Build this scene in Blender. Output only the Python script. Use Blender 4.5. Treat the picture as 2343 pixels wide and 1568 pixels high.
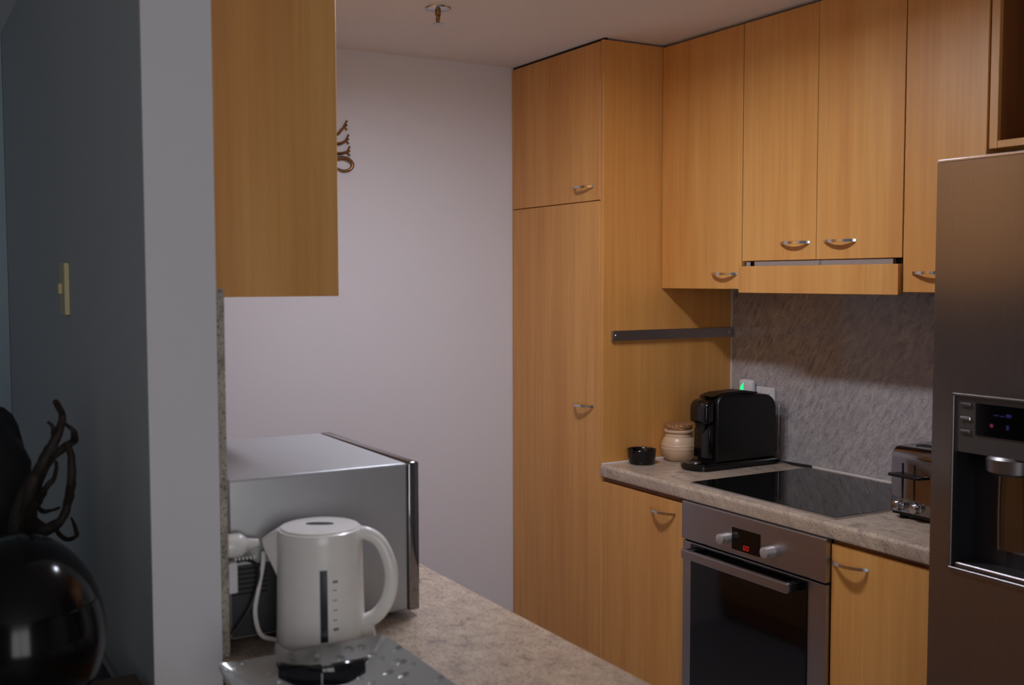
import bpy, bmesh, math, random
from mathutils import Vector, Matrix, noise

random.seed(7)
scene = bpy.context.scene
for o in list(bpy.data.objects):
    bpy.data.objects.remove(o)
COL = scene.collection

# ---------------------------------------------------------------- camera
cam_data = bpy.data.cameras.new('camera')
cam = bpy.data.objects.new('camera', cam_data)
COL.objects.link(cam)
CR = Vector((0.50490395, 0.86317287, -0.00214573))
CU = Vector((-0.0492493, 0.0312895, 0.99829629))
CF = Vector((-0.86176941, 0.50393806, -0.05830885))
m = Matrix((CR, CU, -CF)).transposed().to_4x4()
m.translation = Vector((3.07839, -2.16760, 1.54892))
cam.matrix_world = m
cam_data.sensor_fit = 'HORIZONTAL'
cam_data.sensor_width = 36.0
cam_data.lens = 36.0 * 2460.84 / 2343.0
cam_data.clip_start = 0.05
cam_data.dof.use_dof = True
cam_data.dof.focus_distance = 3.3
cam_data.dof.aperture_fstop = 4.2
scene.camera = cam

# ---------------------------------------------------------------- light
LAMP_STRENGTH = 81.0      # fluorescent diffuser in the kitchen ceiling
WINDOW_POWER = 36.0       # overcast daylight through the living room window
EXPOSURE = 0.0

world = bpy.data.worlds.new('world')
scene.world = world
world.use_nodes = True
world.node_tree.nodes['Background'].inputs[0].default_value = (0.55, 0.68, 0.9, 1)
world.node_tree.nodes['Background'].inputs[1].default_value = 0.5

wl = bpy.data.lights.new('daylight', 'AREA')
wl.shape = 'RECTANGLE'
wl.size = 1.75
wl.size_y = 1.75
wl.energy = WINDOW_POWER
wl.color = (1.0, 0.95, 0.925)
wlo = bpy.data.objects.new('daylight', wl)
COL.objects.link(wlo)
wlo.location = (5.42, -2.45, 1.35)
wlo.rotation_euler = (0, math.radians(90), 0)

scene.view_settings.view_transform = 'Standard'
scene.view_settings.look = 'None'
scene.view_settings.exposure = EXPOSURE
scene.view_settings.gamma = 1.0
scene.view_settings.use_curve_mapping = False


# ---------------------------------------------------------------- materials
MATS = {}


def srgb(r, g, b):
    def c(v):
        v /= 255.0
        return v / 12.92 if v <= 0.04045 else ((v + 0.055) / 1.055) ** 2.4
    return (c(r), c(g), c(b), 1.0)


class NT:
    def __init__(self, name):
        self.mat = bpy.data.materials.new(name)
        self.mat.use_nodes = True
        self.t = self.mat.node_tree
        self.p = self.t.nodes['Principled BSDF']
        MATS[name] = self.mat

    def n(self, kind, **kw):
        nd = self.t.nodes.new(kind)
        for k, v in kw.items():
            if k.startswith('i_'):
                key = k[2:]
                key = int(key) if key.isdigit() else key.replace('_', ' ')
                nd.inputs[key].default_value = v
            else:
                setattr(nd, k, v)
        return nd

    def l(self, a, b):
        self.t.links.new(a, b)

    def ramp(self, src, stops):
        r = self.n('ShaderNodeValToRGB')
        e = r.color_ramp.elements
        e[0].position, e[0].color = stops[0]
        e[1].position, e[1].color = stops[-1]
        for pos, c in stops[1:-1]:
            x = e.new(pos)
            x.color = c
        self.l(src, r.inputs[0])
        return r.outputs[0]

    def mix(self, fac, a, b, mode='MIX'):
        mx = self.n('ShaderNodeMix', data_type='RGBA', blend_type=mode)
        if isinstance(fac, float):
            mx.inputs[0].default_value = fac
        else:
            self.l(fac, mx.inputs[0])
        for i, v in ((6, a), (7, b)):
            if isinstance(v, tuple):
                mx.inputs[i].default_value = v
            else:
                self.l(v, mx.inputs[i])
        return mx.outputs[2]

    def coords(self, scale=(1, 1, 1), rot=(0, 0, 0), rnd=True):
        tc = self.n('ShaderNodeTexCoord')
        src = tc.outputs['Object']
        if rnd:
            oi = self.n('ShaderNodeObjectInfo')
            ml = self.n('ShaderNodeMath', operation='MULTIPLY', i_1=37.0)
            self.l(oi.outputs['Random'], ml.inputs[0])
            ad = self.n('ShaderNodeVectorMath', operation='ADD')
            self.l(src, ad.inputs[0])
            self.l(ml.outputs[0], ad.inputs[1])
            src = ad.outputs[0]
        if any(rot):
            mr_ = self.n('ShaderNodeMapping')
            mr_.inputs['Rotation'].default_value = rot
            self.l(src, mr_.inputs['Vector'])
            src = mr_.outputs[0]
        mp = self.n('ShaderNodeMapping')
        mp.inputs['Scale'].default_value = scale
        self.l(src, mp.inputs['Vector'])
        return mp.outputs[0]

    def noise(self, vec, scale, detail=4.0, rough=0.5, dist=0.0):
        nz = self.n('ShaderNodeTexNoise', i_Scale=scale, i_Detail=detail, i_Roughness=rough, i_Distortion=dist)
        self.l(vec, nz.inputs['Vector'])
        return nz.outputs[0]

    def bump(self, h, strength, dist=0.002):
        b = self.n('ShaderNodeBump', i_Strength=strength, i_Distance=dist)
        self.l(h, b.inputs['Height'])
        self.l(b.outputs[0], self.p.inputs['Normal'])

    def set(self, **kw):
        for k, v in kw.items():
            self.p.inputs[k.replace('_', ' ')].default_value = v
        return self


def plain(name, col, rough=0.5, metal=0.0, **kw):
    """small procedural material: colour with faint noise mottling"""
    a = NT(name)
    v = a.coords()
    f = a.noise(v, 35.0, 3.0)
    d = tuple(c * 0.9 for c in col[:3]) + (1,)
    a.l(a.mix(f, d, col), a.p.inputs['Base Color'])
    a.set(Roughness=rough, Metallic=metal, **kw)
    return a


def wood(name, light, mid, dark, rough=0.36, g=1.0):
    a = NT(name)
    v = a.coords((9 * g, 9 * g, 0.55))
    big = a.noise(v, 1.0, 3.0, 0.55, 0.6)
    v2 = a.coords((70, 70, 2.2))
    fine = a.noise(v2, 1.0, 4.0, 0.6)
    # cathedral figure: bands of a distorted field
    v3 = a.coords((3.6, 3.6, 0.42))
    f3 = a.noise(v3, 1.0, 1.5, 0.4)
    ml = a.n('ShaderNodeMath', operation='MULTIPLY', i_1=62.0)
    a.l(f3, ml.inputs[0])
    sn = a.n('ShaderNodeMath', operation='SINE')
    a.l(ml.outputs[0], sn.inputs[0])
    mr = a.n('ShaderNodeMapRange', i_1=-1.0, i_2=1.0)
    a.l(sn.outputs[0], mr.inputs[0])
    c = a.ramp(big, [(0.3, dark), (0.52, mid), (0.75, light)])
    cath = a.mix(mr.outputs[0], mid, light)
    c = a.mix(0.22, c, cath)
    fr = a.ramp(fine, [(0.35, (0.80, 0.77, 0.72, 1)), (0.65, (1.0, 1.0, 1.0, 1))])
    c = a.mix(0.5, c, fr, 'MULTIPLY')
    a.l(c, a.p.inputs['Base Color'])
    a.set(Roughness=rough)
    a.p.inputs['Specular IOR Level'].default_value = 0.55
    a.bump(fine, 0.05, 0.001)
    return a


wood('beech', srgb(223, 168, 96), srgb(214, 153, 81), srgb(202, 137, 68), 0.42)
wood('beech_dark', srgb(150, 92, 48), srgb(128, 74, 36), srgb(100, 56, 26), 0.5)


def granite(name, a_, b_, c_, streak_rot, rough, spk=1.0, sscale=9.0):
    a = NT(name)
    v = a.coords((1, 1, 1), (0.0, 0.0, 0.0), False)
    vs = a.coords((3.4, 3.4, 1.25), streak_rot, False)
    st = a.noise(vs, sscale, 6.0, 0.7, 0.4)
    pat = a.noise(v, 8.0, 3.0, 0.55, 0.3)
    sp = a.noise(v, 210.0, 2.0, 0.6)
    sp2 = a.noise(v, 95.0, 3.0, 0.7)
    c = a.ramp(st, [(0.30, c_), (0.44, b_), (0.62, a_)])
    c = a.mix(a.ramp(pat, [(0.42, (0, 0, 0, 1)), (0.68, (0.55, 0.55, 0.55, 1))]), c, b_)
    f = a.ramp(sp, [(0.36, (1, 1, 1, 1)), (0.46, (0, 0, 0, 1))])
    f = a.mix(1.0, f, (0.75 * spk, 0.75 * spk, 0.75 * spk, 1), 'MULTIPLY')
    c = a.mix(f, c, c_)
    f2 = a.ramp(sp2, [(0.58, (0, 0, 0, 1)), (0.7, (0.6, 0.6, 0.6, 1))])
    c = a.mix(f2, c, a_)
    a.l(c, a.p.inputs['Base Color'])
    a.set(Roughness=rough)
    return a


granite('granite_top', srgb(194, 174, 152), srgb(172, 152, 134), srgb(118, 106, 98), (0.0, 0.9, 1.1), 0.26)
granite('granite_splash', srgb(196, 188, 184), srgb(166, 159, 157), srgb(118, 112, 115), (0.0, -0.60, 0.0), 0.14, 0.8, 17.0)
granite('granite_edge', srgb(190, 178, 164), srgb(160, 148, 136), srgb(80, 72, 68), (0.3, 0.2, 0.4), 0.4)


def paint(name, col, rough=0.75):
    a = NT(name)
    v = a.coords((1, 1, 1), rnd=False)
    n1 = a.noise(v, 1.6, 3.0)
    d = tuple(c * 0.965 for c in col[:3]) + (1,)
    a.l(a.mix(n1, d, col), a.p.inputs['Base Color'])
    a.set(Roughness=rough)
    a.bump(a.noise(v, 160.0, 3.0), 0.06, 0.001)
    return a


paint('wall_paint', srgb(222, 219, 224))
paint('dim_wall_paint', srgb(196, 198, 200))
paint('ceiling_paint', srgb(236, 233, 233), 0.85)
paint('blue_grey_paint', srgb(178, 198, 210))


def steel(name, col, rough, axis_scale, aniso=0.0):
    a = NT(name)
    v = a.coords(axis_scale)
    nz = a.noise(v, 1.0, 4.0, 0.6)
    d = tuple(c * 0.84 for c in col[:3]) + (1,)
    a.l(a.mix(nz, d, col), a.p.inputs['Base Color'])
    mr = a.n('ShaderNodeMapRange', i_3=rough * 0.8, i_4=rough * 1.2)
    a.l(nz, mr.inputs[0])
    a.l(mr.outputs[0], a.p.inputs['Roughness'])
    a.set(Metallic=0.9 if name == 'fridge_steel' else 1.0, Anisotropic=aniso)
    a.bump(nz, 0.04, 0.0005)
    return a


steel('brushed_steel', srgb(178, 174, 175), 0.34, (2, 2, 260))
steel('fridge_steel', srgb(140, 136, 137), 0.22, (260, 260, 2))
steel('microwave_steel', srgb(190, 190, 192), 0.42, (4, 4, 200))
steel('chrome', srgb(225, 225, 228), 0.08, (20, 20, 20))
steel('handle_chrome', srgb(225, 225, 228), 0.16, (20, 20, 20))
steel('toaster_chrome', srgb(150, 146, 148), 0.1, (20, 20, 20))
steel('satin_chrome', srgb(205, 205, 210), 0.2, (30, 30, 30))
steel('dark_steel', srgb(140, 134, 134), 0.38, (3, 3, 220))
steel('bronze_metal', srgb(168, 130, 96), 0.3, (30, 30, 30))

plain('black_gloss', srgb(10, 10, 12), 0.13)
plain('black_satin', srgb(9, 9, 10), 0.36)
plain('black_matte', srgb(14, 14, 15), 0.6)
plain('hob_glass', srgb(9, 9, 10), 0.05)
plain('oven_glass', srgb(8, 8, 9), 0.07)
plain('display_black', srgb(4, 4, 6), 0.1)
plain('white_plastic', srgb(241, 236, 232), 0.22)
plain('white_matte', srgb(225, 222, 224), 0.5)
plain('ivory_plastic', srgb(226, 208, 158), 0.45)
plain('helmet_black', srgb(8, 8, 10), 0.14)
MATS['helmet_black'].node_tree.nodes['Principled BSDF'].inputs['Specular IOR Level'].default_value = 0.3
plain('knob_satin', srgb(196, 190, 188), 0.35, 0.6)
plain('vent_black', srgb(62, 62, 66), 0.5)
plain('microwave_side', srgb(178, 177, 179), 0.42, 0.3)
plain('sealant', srgb(226, 220, 216), 0.5)
plain('floor_tile', srgb(146, 146, 152), 0.4)
plain('gap_dark', srgb(22, 16, 12), 0.8)
plain('pottery', srgb(212, 178, 146), 0.32)
plain('brown_wood_branch', srgb(36, 24, 19), 0.7)
plain('black_leather', srgb(24, 24, 27), 0.38)
plain('table_wood', srgb(92, 78, 66), 0.5)
plain('gauge_dark', srgb(42, 44, 54), 0.2)
plain('cord_dark', srgb(40, 34, 32), 0.5)
plain('lens_dark', srgb(12, 14, 24), 0.05)
plain('dispenser_grey', srgb(96, 92, 92), 0.35, 0.6)
plain('cavity_dark', srgb(44, 43, 47), 0.4, 0.3)
plain('hood_grey', srgb(152, 142, 136), 0.4, 0.7)
plain('glide_grey', srgb(150, 138, 132), 0.4)
plain('print_grey', srgb(120, 116, 118), 0.6)

# cork lid
a = NT('cork')
v = a.coords()
a.l(a.ramp(a.noise(v, 160.0, 3.0, 0.7), [(0.4, srgb(92, 58, 34)), (0.56, srgb(182, 130, 84))]), a.p.inputs['Base Color'])
a.set(Roughness=0.75)
# hammered grey platter
a = NT('hammered_grey')
v = a.coords()
vo = a.n('ShaderNodeTexVoronoi', i_Scale=38.0)
a.l(v, vo.inputs['Vector'])
a.l(a.ramp(vo.outputs['Distance'], [(0.0, srgb(120, 118, 116)), (0.22, srgb(154, 153, 150))]), a.p.inputs['Base Color'])
a.set(Roughness=0.16, Metallic=0.1)
rr = a.ramp(vo.outputs['Distance'], [(0.0, (0, 0, 0, 1)), (0.35, (1, 1, 1, 1))])
a.bump(rr, 0.8, 0.006)
# clear water tank
a = NT('clear_plastic')
g = a.n('ShaderNodeBsdfTransparent', i_Color=(0.88, 0.88, 0.88, 1))
gl = a.n('ShaderNodeBsdfGlossy', i_Color=(0.8, 0.8, 0.85, 1), i_Roughness=0.05)
ms = a.n('ShaderNodeMixShader', i_0=0.12)
a.l(g.outputs[0], ms.inputs[1])
a.l(gl.outputs[0], ms.inputs[2])
a.l(ms.outputs[0], a.t.nodes['Material Output'].inputs[0])
a = NT('window_glass')
g = a.n('ShaderNodeBsdfTransparent', i_Color=(0.95, 0.97, 0.97, 1))
gl = a.n('ShaderNodeBsdfGlossy', i_Roughness=0.02)
ms = a.n('ShaderNodeMixShader', i_0=0.06)
a.l(g.outputs[0], ms.inputs[1])
a.l(gl.outputs[0], ms.inputs[2])
a.l(ms.outputs[0], a.t.nodes['Material Output'].inputs[0])


def emit(name, col, s):
    a = NT(name)
    a.set(Base_Color=(0.02, 0.02, 0.02, 1), Emission_Color=col, Emission_Strength=s, Roughness=0.4)


emit('lamp_diffuser', (0.94, 0.99, 1.13, 1), LAMP_STRENGTH)
emit('led_green', (0.02, 1.0, 0.30, 1), 1.1)
emit('led_red', (1.0, 0.01, 0.008, 1), 0.55)
emit('led_blue', (0.02, 0.03, 1.0, 1), 0.045)
emit('led_pink', (1.0, 0.05, 0.30, 1), 0.10)


# ---------------------------------------------------------------- mesh helpers
def bx(bm, lo, hi, bev=0.0, seg=2):
    lo, hi = Vector(lo), Vector(hi)
    r = bmesh.ops.create_cube(bm, size=1.0)
    vs = r['verts']
    c, s = (lo + hi) / 2, hi - lo
    for v_ in vs:
        v_.co = Vector((v_.co.x * s.x, v_.co.y * s.y, v_.co.z * s.z)) + c
    if bev > 0:
        es = {e for v_ in vs for e in v_.link_edges}
        bmesh.ops.bevel(bm, geom=list(es), offset=bev, segments=seg, affect='EDGES', profile=0.5)
    return bm


def box(lo, hi, bev=0.0, seg=2):
    return bx(bmesh.new(), lo, hi, bev, seg)


def prism(bm, pts, axis, a, b):
    """extrude a 2D polygon along axis (0,1,2) between a and b; pts are the other two coordinates in cyclic order"""
    def mk(p, t):
        if axis == 0:
            return (t, p[0], p[1])
        if axis == 1:
            return (p[0], t, p[1])
        return (p[0], p[1], t)
    v0 = [bm.verts.new(mk(p, a)) for p in pts]
    v1 = [bm.verts.new(mk(p, b)) for p in pts]
    n = len(pts)
    fs = [bm.faces.new(v0), bm.faces.new(list(reversed(v1)))]
    for i in range(n):
        fs.append(bm.faces.new((v0[i], v1[i], v1[(i + 1) % n], v0[(i + 1) % n])))
    bmesh.ops.recalc_face_normals(bm, faces=bm.faces[:])
    return bm


def lathe(bm, prof, seg=48, c=(0, 0, 0), M=None, cap=True):
    rings = []
    c = Vector(c)
    for r, z in prof:
        if r <= 1e-6:
            rings.append([bm.verts.new(Vector((0, 0, z)))])
        else:
            rings.append([bm.verts.new(Vector((r * math.cos(2 * math.pi * i / seg), r * math.sin(2 * math.pi * i / seg), z))) for i in range(seg)])
    for a_, b_ in zip(rings, rings[1:]):
        for i in range(seg):
            j = (i + 1) % seg
            if len(a_) == 1 and len(b_) == 1:
                continue
            if len(a_) == 1:
                bm.faces.new((a_[0], b_[i], b_[j]))
            elif len(b_) == 1:
                bm.faces.new((a_[i], a_[j], b_[0]))
            else:
                bm.faces.new((a_[i], a_[j], b_[j], b_[i]))
    if cap:
        for rg in (rings[0], rings[-1]):
            if len(rg) > 1:
                bm.faces.new(rg)
    vs = [v_ for rg in rings for v_ in rg]
    for v_ in vs:
        co = v_.co
        if M is not None:
            co = M @ co
        v_.co = co + c
    bmesh.ops.recalc_face_normals(bm, faces=bm.faces[:])
    return bm


def smooth_path(pts, sub=6):
    P = [Vector(p) for p in pts]
    out = []
    for i in range(len(P) - 1):
        p0 = P[max(i - 1, 0)]
        p1, p2 = P[i], P[i + 1]
        p3 = P[min(i + 2, len(P) - 1)]
        for k in range(sub):
            t = k / sub
            out.append(0.5 * ((2 * p1) + (-p0 + p2) * t + (2 * p0 - 5 * p1 + 4 * p2 - p3) * t * t + (-p0 + 3 * p1 - 3 * p2 + p3) * t ** 3))
    out.append(P[-1])
    return out


def tube(bm, pts, rad, seg=10, sub=6, flat=None):
    """rad: number or list per control point; flat=(a,b) gives an elliptic section"""
    P = smooth_path(pts, sub)
    n = len(P)
    if isinstance(rad, (int, float)):
        rs = [rad] * n
    else:
        rs = []
        for i in range(n):
            t = i / (n - 1) * (len(rad) - 1)
            k = min(int(t), len(rad) - 2)
            rs.append(rad[k] + (rad[k + 1] - rad[k]) * (t - k))
    rings = []
    up = None
    for i in range(n):
        t = (P[min(i + 1, n - 1)] - P[max(i - 1, 0)]).normalized()
        if up is None:
            up = Vector((0, 0, 1)) if abs(t.z) < 0.9 else Vector((1, 0, 0))
        s = t.cross(up).normalized()
        up = s.cross(t).normalized()
        fa, fb = flat if flat else (1, 1)
        rings.append([bm.verts.new(P[i] + rs[i] * (fa * math.cos(2 * math.pi * k / seg) * s + fb * math.sin(2 * math.pi * k / seg) * up)) for k in range(seg)])
    for a_, b_ in zip(rings, rings[1:]):
        for k in range(seg):
            j = (k + 1) % seg
            bm.faces.new((a_[k], a_[j], b_[j], b_[k]))
    bm.faces.new(rings[0])
    bm.faces.new(rings[-1])
    bmesh.ops.recalc_face_normals(bm, faces=bm.faces[:])
    return bm


def obj(name, bm, mat, parent=None, smooth=False, origin=None):
    """link bm (coordinates: world if no parent, else world too -> made local to the top thing)"""
    me = bpy.data.meshes.new(name)
    off = Vector((0, 0, 0))
    if origin is not None:
        off = Vector(origin)
    elif parent is not None:
        off = world_loc(parent)
    for v_ in bm.verts:
        v_.co -= off
    bm.to_mesh(me)
    bm.free()
    me.materials.append(MATS[mat])
    if smooth:
        for p in me.polygons:
            p.use_smooth = True
        me.set_sharp_from_angle(angle=math.radians(38))
    o = bpy.data.objects.new(name, me)
    COL.objects.link(o)
    if parent is not None:
        o.parent = parent
        if origin is not None:
            o.location = off - world_loc(parent)
    elif origin is not None:
        o.location = off
    return o


def world_loc(o):
    l = o.location.copy()
    while o.parent is not None:
        o = o.parent
        l += o.location
    return l


def tag(o, label, cat, group=None):
    o['label'] = label
    o['category'] = cat
    if group:
        o['group'] = group
    return o


def thing(name, loc, label, cat, group=None):
    o = bpy.data.objects.new(name, None)
    o.empty_display_size = 0.05
    COL.objects.link(o)
    o.location = loc
    return tag(o, label, cat, group)


def struct(name, bm, mat, parent=None):
    o = obj(name, bm, mat, parent)
    if parent is None:
        o['kind'] = 'structure'
    return o


# ---------------------------------------------------------------- room shell
CEIL = 2.381
WX = -0.627       # kitchen end wall
YW = 0.59         # face of the splashback
struct('floor', box((-1.1, -5.1, -0.08), (5.3, 0.8, 0.0)), 'floor_tile')
struct('ceiling', box((-1.1, -5.1, CEIL), (5.3, 0.8, CEIL + 0.1)), 'ceiling_paint')
struct('wall_left', box((WX - 0.3, -1.681, 0), (WX, 0.70, CEIL)), 'wall_paint')
struct('wall_back', box((WX, YW + 0.016, 0), (5.2, 0.72, CEIL)), 'wall_paint')
struct('wall_far', box((-1.06, -5.0, 0), (-0.955, -1.797, CEIL)), 'blue_grey_paint')
struct('wall_front', box((-1.06, -5.1, 0), (5.2, -5.0, CEIL)), 'dim_wall_paint')
# partition that ends in the pale pillar: same white wall, dining face greyed to paint in its shade
pb = box((-1.06, -1.796, 0), (1.26, -1.682, CEIL))
pw = struct('wall_middle', pb, 'wall_paint')
pw.data.materials.append(MATS['dim_wall_paint'])
for p in pw.data.polygons:
    if p.normal.y < -0.9:
        p.material_index = 1
wb = bmesh.new()
WY0, WY1, WZ0, WZ1 = -3.35, -1.55, 0.45, 2.25
bx(wb, (5.2, -5.1, 0), (5.3, WY0, CEIL))
bx(wb, (5.2, WY1, 0), (5.3, 0.72, CEIL))
bx(wb, (5.2, WY0, 0), (5.3, WY1, WZ0))
bx(wb, (5.2, WY0, WZ1), (5.3, WY1, CEIL))
struct('wall_right', wb, 'wall_paint')
wf = bmesh.new()
for y in (WY0, (WY0 + WY1) / 2 - 0.025, WY1 - 0.05):
    bx(wf, (5.23, y, WZ0), (5.28, y + 0.05, WZ1))
bx(wf, (5.23, WY0, WZ0), (5.28, WY1, WZ0 + 0.05))
bx(wf, (5.23, WY0, WZ1 - 0.05), (5.28, WY1, WZ1))
win = struct('window_1', wf, 'white_matte')
struct('pane', box((5.252, WY0 + 0.05, WZ0 + 0.05), (5.258, (WY0 + WY1) / 2 - 0.025, WZ1 - 0.05)), 'window_glass', win)
struct('pane', box((5.252, (WY0 + WY1) / 2 + 0.025, WZ0 + 0.05), (5.258, WY1 - 0.05, WZ1 - 0.05)), 'window_glass', win)

# kitchen ceiling lamp (just above the frame): the place's own light
lamp = thing('ceiling_light', (0.74, -0.75, CEIL), 'slim fluorescent ceiling light fitting above the kitchen aisle', 'ceiling light')
lb = bmesh.new()
bx(lb, (0.45, -0.83, CEIL - 0.028), (1.03, -0.815, CEIL - 0.0005))
bx(lb, (0.45, -0.685, CEIL - 0.028), (1.03, -0.67, CEIL - 0.0005))
bx(lb, (0.45, -0.815, CEIL - 0.046), (0.465, -0.685, CEIL - 0.0005))
bx(lb, (1.015, -0.815, CEIL - 0.046), (1.03, -0.685, CEIL - 0.0005))
obj('frame', lb, 'white_matte', lamp)
obj('diffuser', box((0.466, -0.814, CEIL - 0.016), (1.014, -0.686, CEIL - 0.006)), 'lamp_diffuser', lamp)


# ---------------------------------------------------------------- cabinet handles
def handle_mesh():
    """crescent bow handle, 0.125 long, standing 0.029 off the door, in local coordinates (face plane y=0, towards -y)"""
    bm = bmesh.new()
    N = 18
    L = 0.0625
    out, inn = [], []
    for i in range(N + 1):
        t = -1 + 2 * i / N
        x = t * L
        yo = -0.0315 * (1 - abs(t) ** 2.0) ** 0.85 - 0.0008
        yi = -0.0215 * (1 - abs(t / 0.92) ** 2.0) ** 0.85 if abs(t) < 0.92 else 0.0
        out.append((x, yo))
        inn.append((x, min(yi, 0.0)))
    z0, z1 = -0.004, 0.004
    def ring(x, y, s):
        return [bm.verts.new((x, y, z0 * s)), bm.verts.new((x, y, z1 * s))]
    O = [ring(x, y, 1.0) for x, y in out]
    I = [ring(x, y, 1.0) for x, y in inn]
    for i in range(N):
        bm.faces.new((O[i][0], O[i + 1][0], O[i + 1][1], O[i][1]))
        bm.faces.new((I[i][0], I[i][1], I[i + 1][1], I[i + 1][0]))
        bm.faces.new((O[i][1], O[i + 1][1], I[i + 1][1], I[i][1]))
        bm.faces.new((O[i][0], I[i][0], I[i + 1][0], O[i + 1][0]))
    for k in (0, N):
        bm.faces.new((O[k][0], O[k][1], I[k][1], I[k][0]))
    bmesh.ops.remove_doubles(bm, verts=bm.verts[:], dist=0.0002)
    bmesh.ops.recalc_face_normals(bm, faces=bm.faces[:])
    es = [e for e in bm.edges if len(e.link_faces) == 2 and abs(e.verts[0].co.z - e.verts[1].co.z) < 1e-6 and e.calc_face_angle(0) > 0.8]
    bmesh.ops.bevel(bm, geom=es, offset=0.0012, segments=2, affect='EDGES')
    me = bpy.data.meshes.new('handle')
    bm.to_mesh(me)
    bm.free()
    me.materials.append(MATS['handle_chrome'])
    for p in me.polygons:
        p.use_smooth = True
    me.set_sharp_from_angle(angle=math.radians(35))
    return me


HANDLE = handle_mesh()


def add_handle(parent, x, y, z, rotz=0.0):
    o = bpy.data.objects.new('handle', HANDLE)
    COL.objects.link(o)
    o.parent = parent
    o.location = Vector((x, y, z)) - world_loc(parent)
    o.rotation_euler = (0, 0, rotz)
    o['label'] = 'curved chrome bow handle'
    return o


def door(parent, x0, x1, z0, z1, yf, th=0.018, mat='beech', name='door'):
    return obj(name, box((x0, yf, z0), (x1, yf + th, z1), 0.0012, 1), mat, parent, origin=((x0 + x1) / 2, yf, z0))


# ---------------------------------------------------------------- pantry
pan = thing('pantry_cabinet', (-0.31, 0.3, 0.0), 'floor-to-ceiling beech pantry cupboard beside the lavender white end wall', 'cabinet')
cb = bmesh.new()
bx(cb, (-0.624, 0.02, 0.10), (-0.606, YW + 0.01, 2.372))
bx(cb, (-0.606, 0.57, 0.10), (-0.019, YW + 0.01, 2.372))
bx(cb, (-0.606, 0.02, 0.10), (-0.019, 0.57, 0.118))
bx(cb, (-0.606, 0.02, 2.354), (-0.019, 0.57, 2.372))
bx(cb, (-0.606, 0.022, 1.81), (-0.019, 0.57, 1.838))
obj('body', cb, 'beech', pan)
obj('side_panel', box((-0.018, 0.0005, 0.0), (0.0, YW + 0.012, 2.374), 0.001, 1), 'beech', pan)
obj('plinth', box((-0.624, 0.05, 0.0), (-0.019, 0.066, 0.099)), 'beech', pan)
obj('gap_shade_strip', box((-0.624, 0.006, 2.3725), (-0.0005, 0.018, 2.3805)), 'gap_dark', pan)  # solid near-black strip painting the shade between cupboard top and ceiling
d1 = door(pan, -0.624, -0.0205, 1.8265, 2.3715, 0.0)
add_handle(d1, -0.118, 0.0, 1.876)
d2 = door(pan, -0.624, -0.0205, 0.102, 1.8235, 0.0)
add_handle(d2, -0.116, 0.0, 1.098)

# ---------------------------------------------------------------- base units + worktop
b1 = thing('base_cabinet', (0.23, 0.3, 0.0), 'beech base cupboard between the pantry and the steel oven', 'cabinet')
cb = bmesh.new()
bx(cb, (0.003, 0.02, 0.10), (0.02, 0.575, 0.855))
bx(cb, (0.44, 0.02, 0.10), (0.457, 0.575, 0.855))
bx(cb, (0.02, 0.56, 0.10), (0.44, 0.575, 0.855))
bx(cb, (0.02, 0.02, 0.10), (0.44, 0.56, 0.118))
bx(cb, (0.02, 0.022, 0.80), (0.44, 0.06, 0.855))
obj('body', cb, 'beech', b1)
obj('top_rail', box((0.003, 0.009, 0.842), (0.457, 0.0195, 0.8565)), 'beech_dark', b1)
obj('plinth', box((0.003, 0.05, 0.0), (0.457, 0.066, 0.099)), 'beech', b1)
dd = door(b1, 0.003, 0.457, 0.102, 0.840, 0.0)
add_handle(dd, 0.343, 0.0, 0.797)

b2 = thing('base_cabinet', (1.25, 0.3, 0.0), 'beech base cupboard between the steel oven and the fridge', 'cabinet')
cb = bmesh.new()
bx(cb, (1.060, 0.02, 0.10), (1.077, 0.575, 0.855))
bx(cb, (1.440, 0.02, 0.10), (1.455, 0.575, 0.855))
bx(cb, (1.077, 0.56, 0.10), (1.440, 0.575, 0.855))
bx(cb, (1.077, 0.02, 0.10), (1.440, 0.56, 0.118))
bx(cb, (1.077, 0.022, 0.80), (1.440, 0.06, 0.855))
obj('body', cb, 'beech', b2)
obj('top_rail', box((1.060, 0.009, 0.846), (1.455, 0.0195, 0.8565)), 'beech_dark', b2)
obj('plinth', box((1.060, 0.05, 0.0), (1.455, 0.066, 0.099)), 'beech', b2)
dd = door(b2, 1.0605, 1.455, 0.102, 0.844, 0.0)
add_handle(dd, 1.124, 0.0, 0.80)


def slab_profile(y0, y1, z0, z1, front, r=0.012):
    """worktop section in (y,z) with a rounded front"""
    pts = []
    if front < 0:
        for k in range(7):
            t = math.pi / 2 * k / 6
            pts.append((y0 + r - r * math.sin(t), z1 - r + r * math.cos(t)))
        for k in range(5):
            t = math.pi / 2 * k / 4
            pts.append((y0 + 0.006 - 0.006 * math.cos(t), z0 + 0.006 - 0.006 * math.sin(t)))
        pts += [(y1, z0), (y1, z1)]
    else:
        pts += [(y0, z1), (y0, z0)]
        for k in range(5):
            t = math.pi / 2 * k / 4
            pts.append((y1 - 0.006 + 0.006 * math.sin(t), z0 + 0.006 - 0.006 * math.cos(t)))
        for k in range(7):
            t = math.pi / 2 * k / 6
            pts.append((y1 - r + r * math.cos(t), z1 - r + r * math.sin(t)))
    return pts


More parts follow.
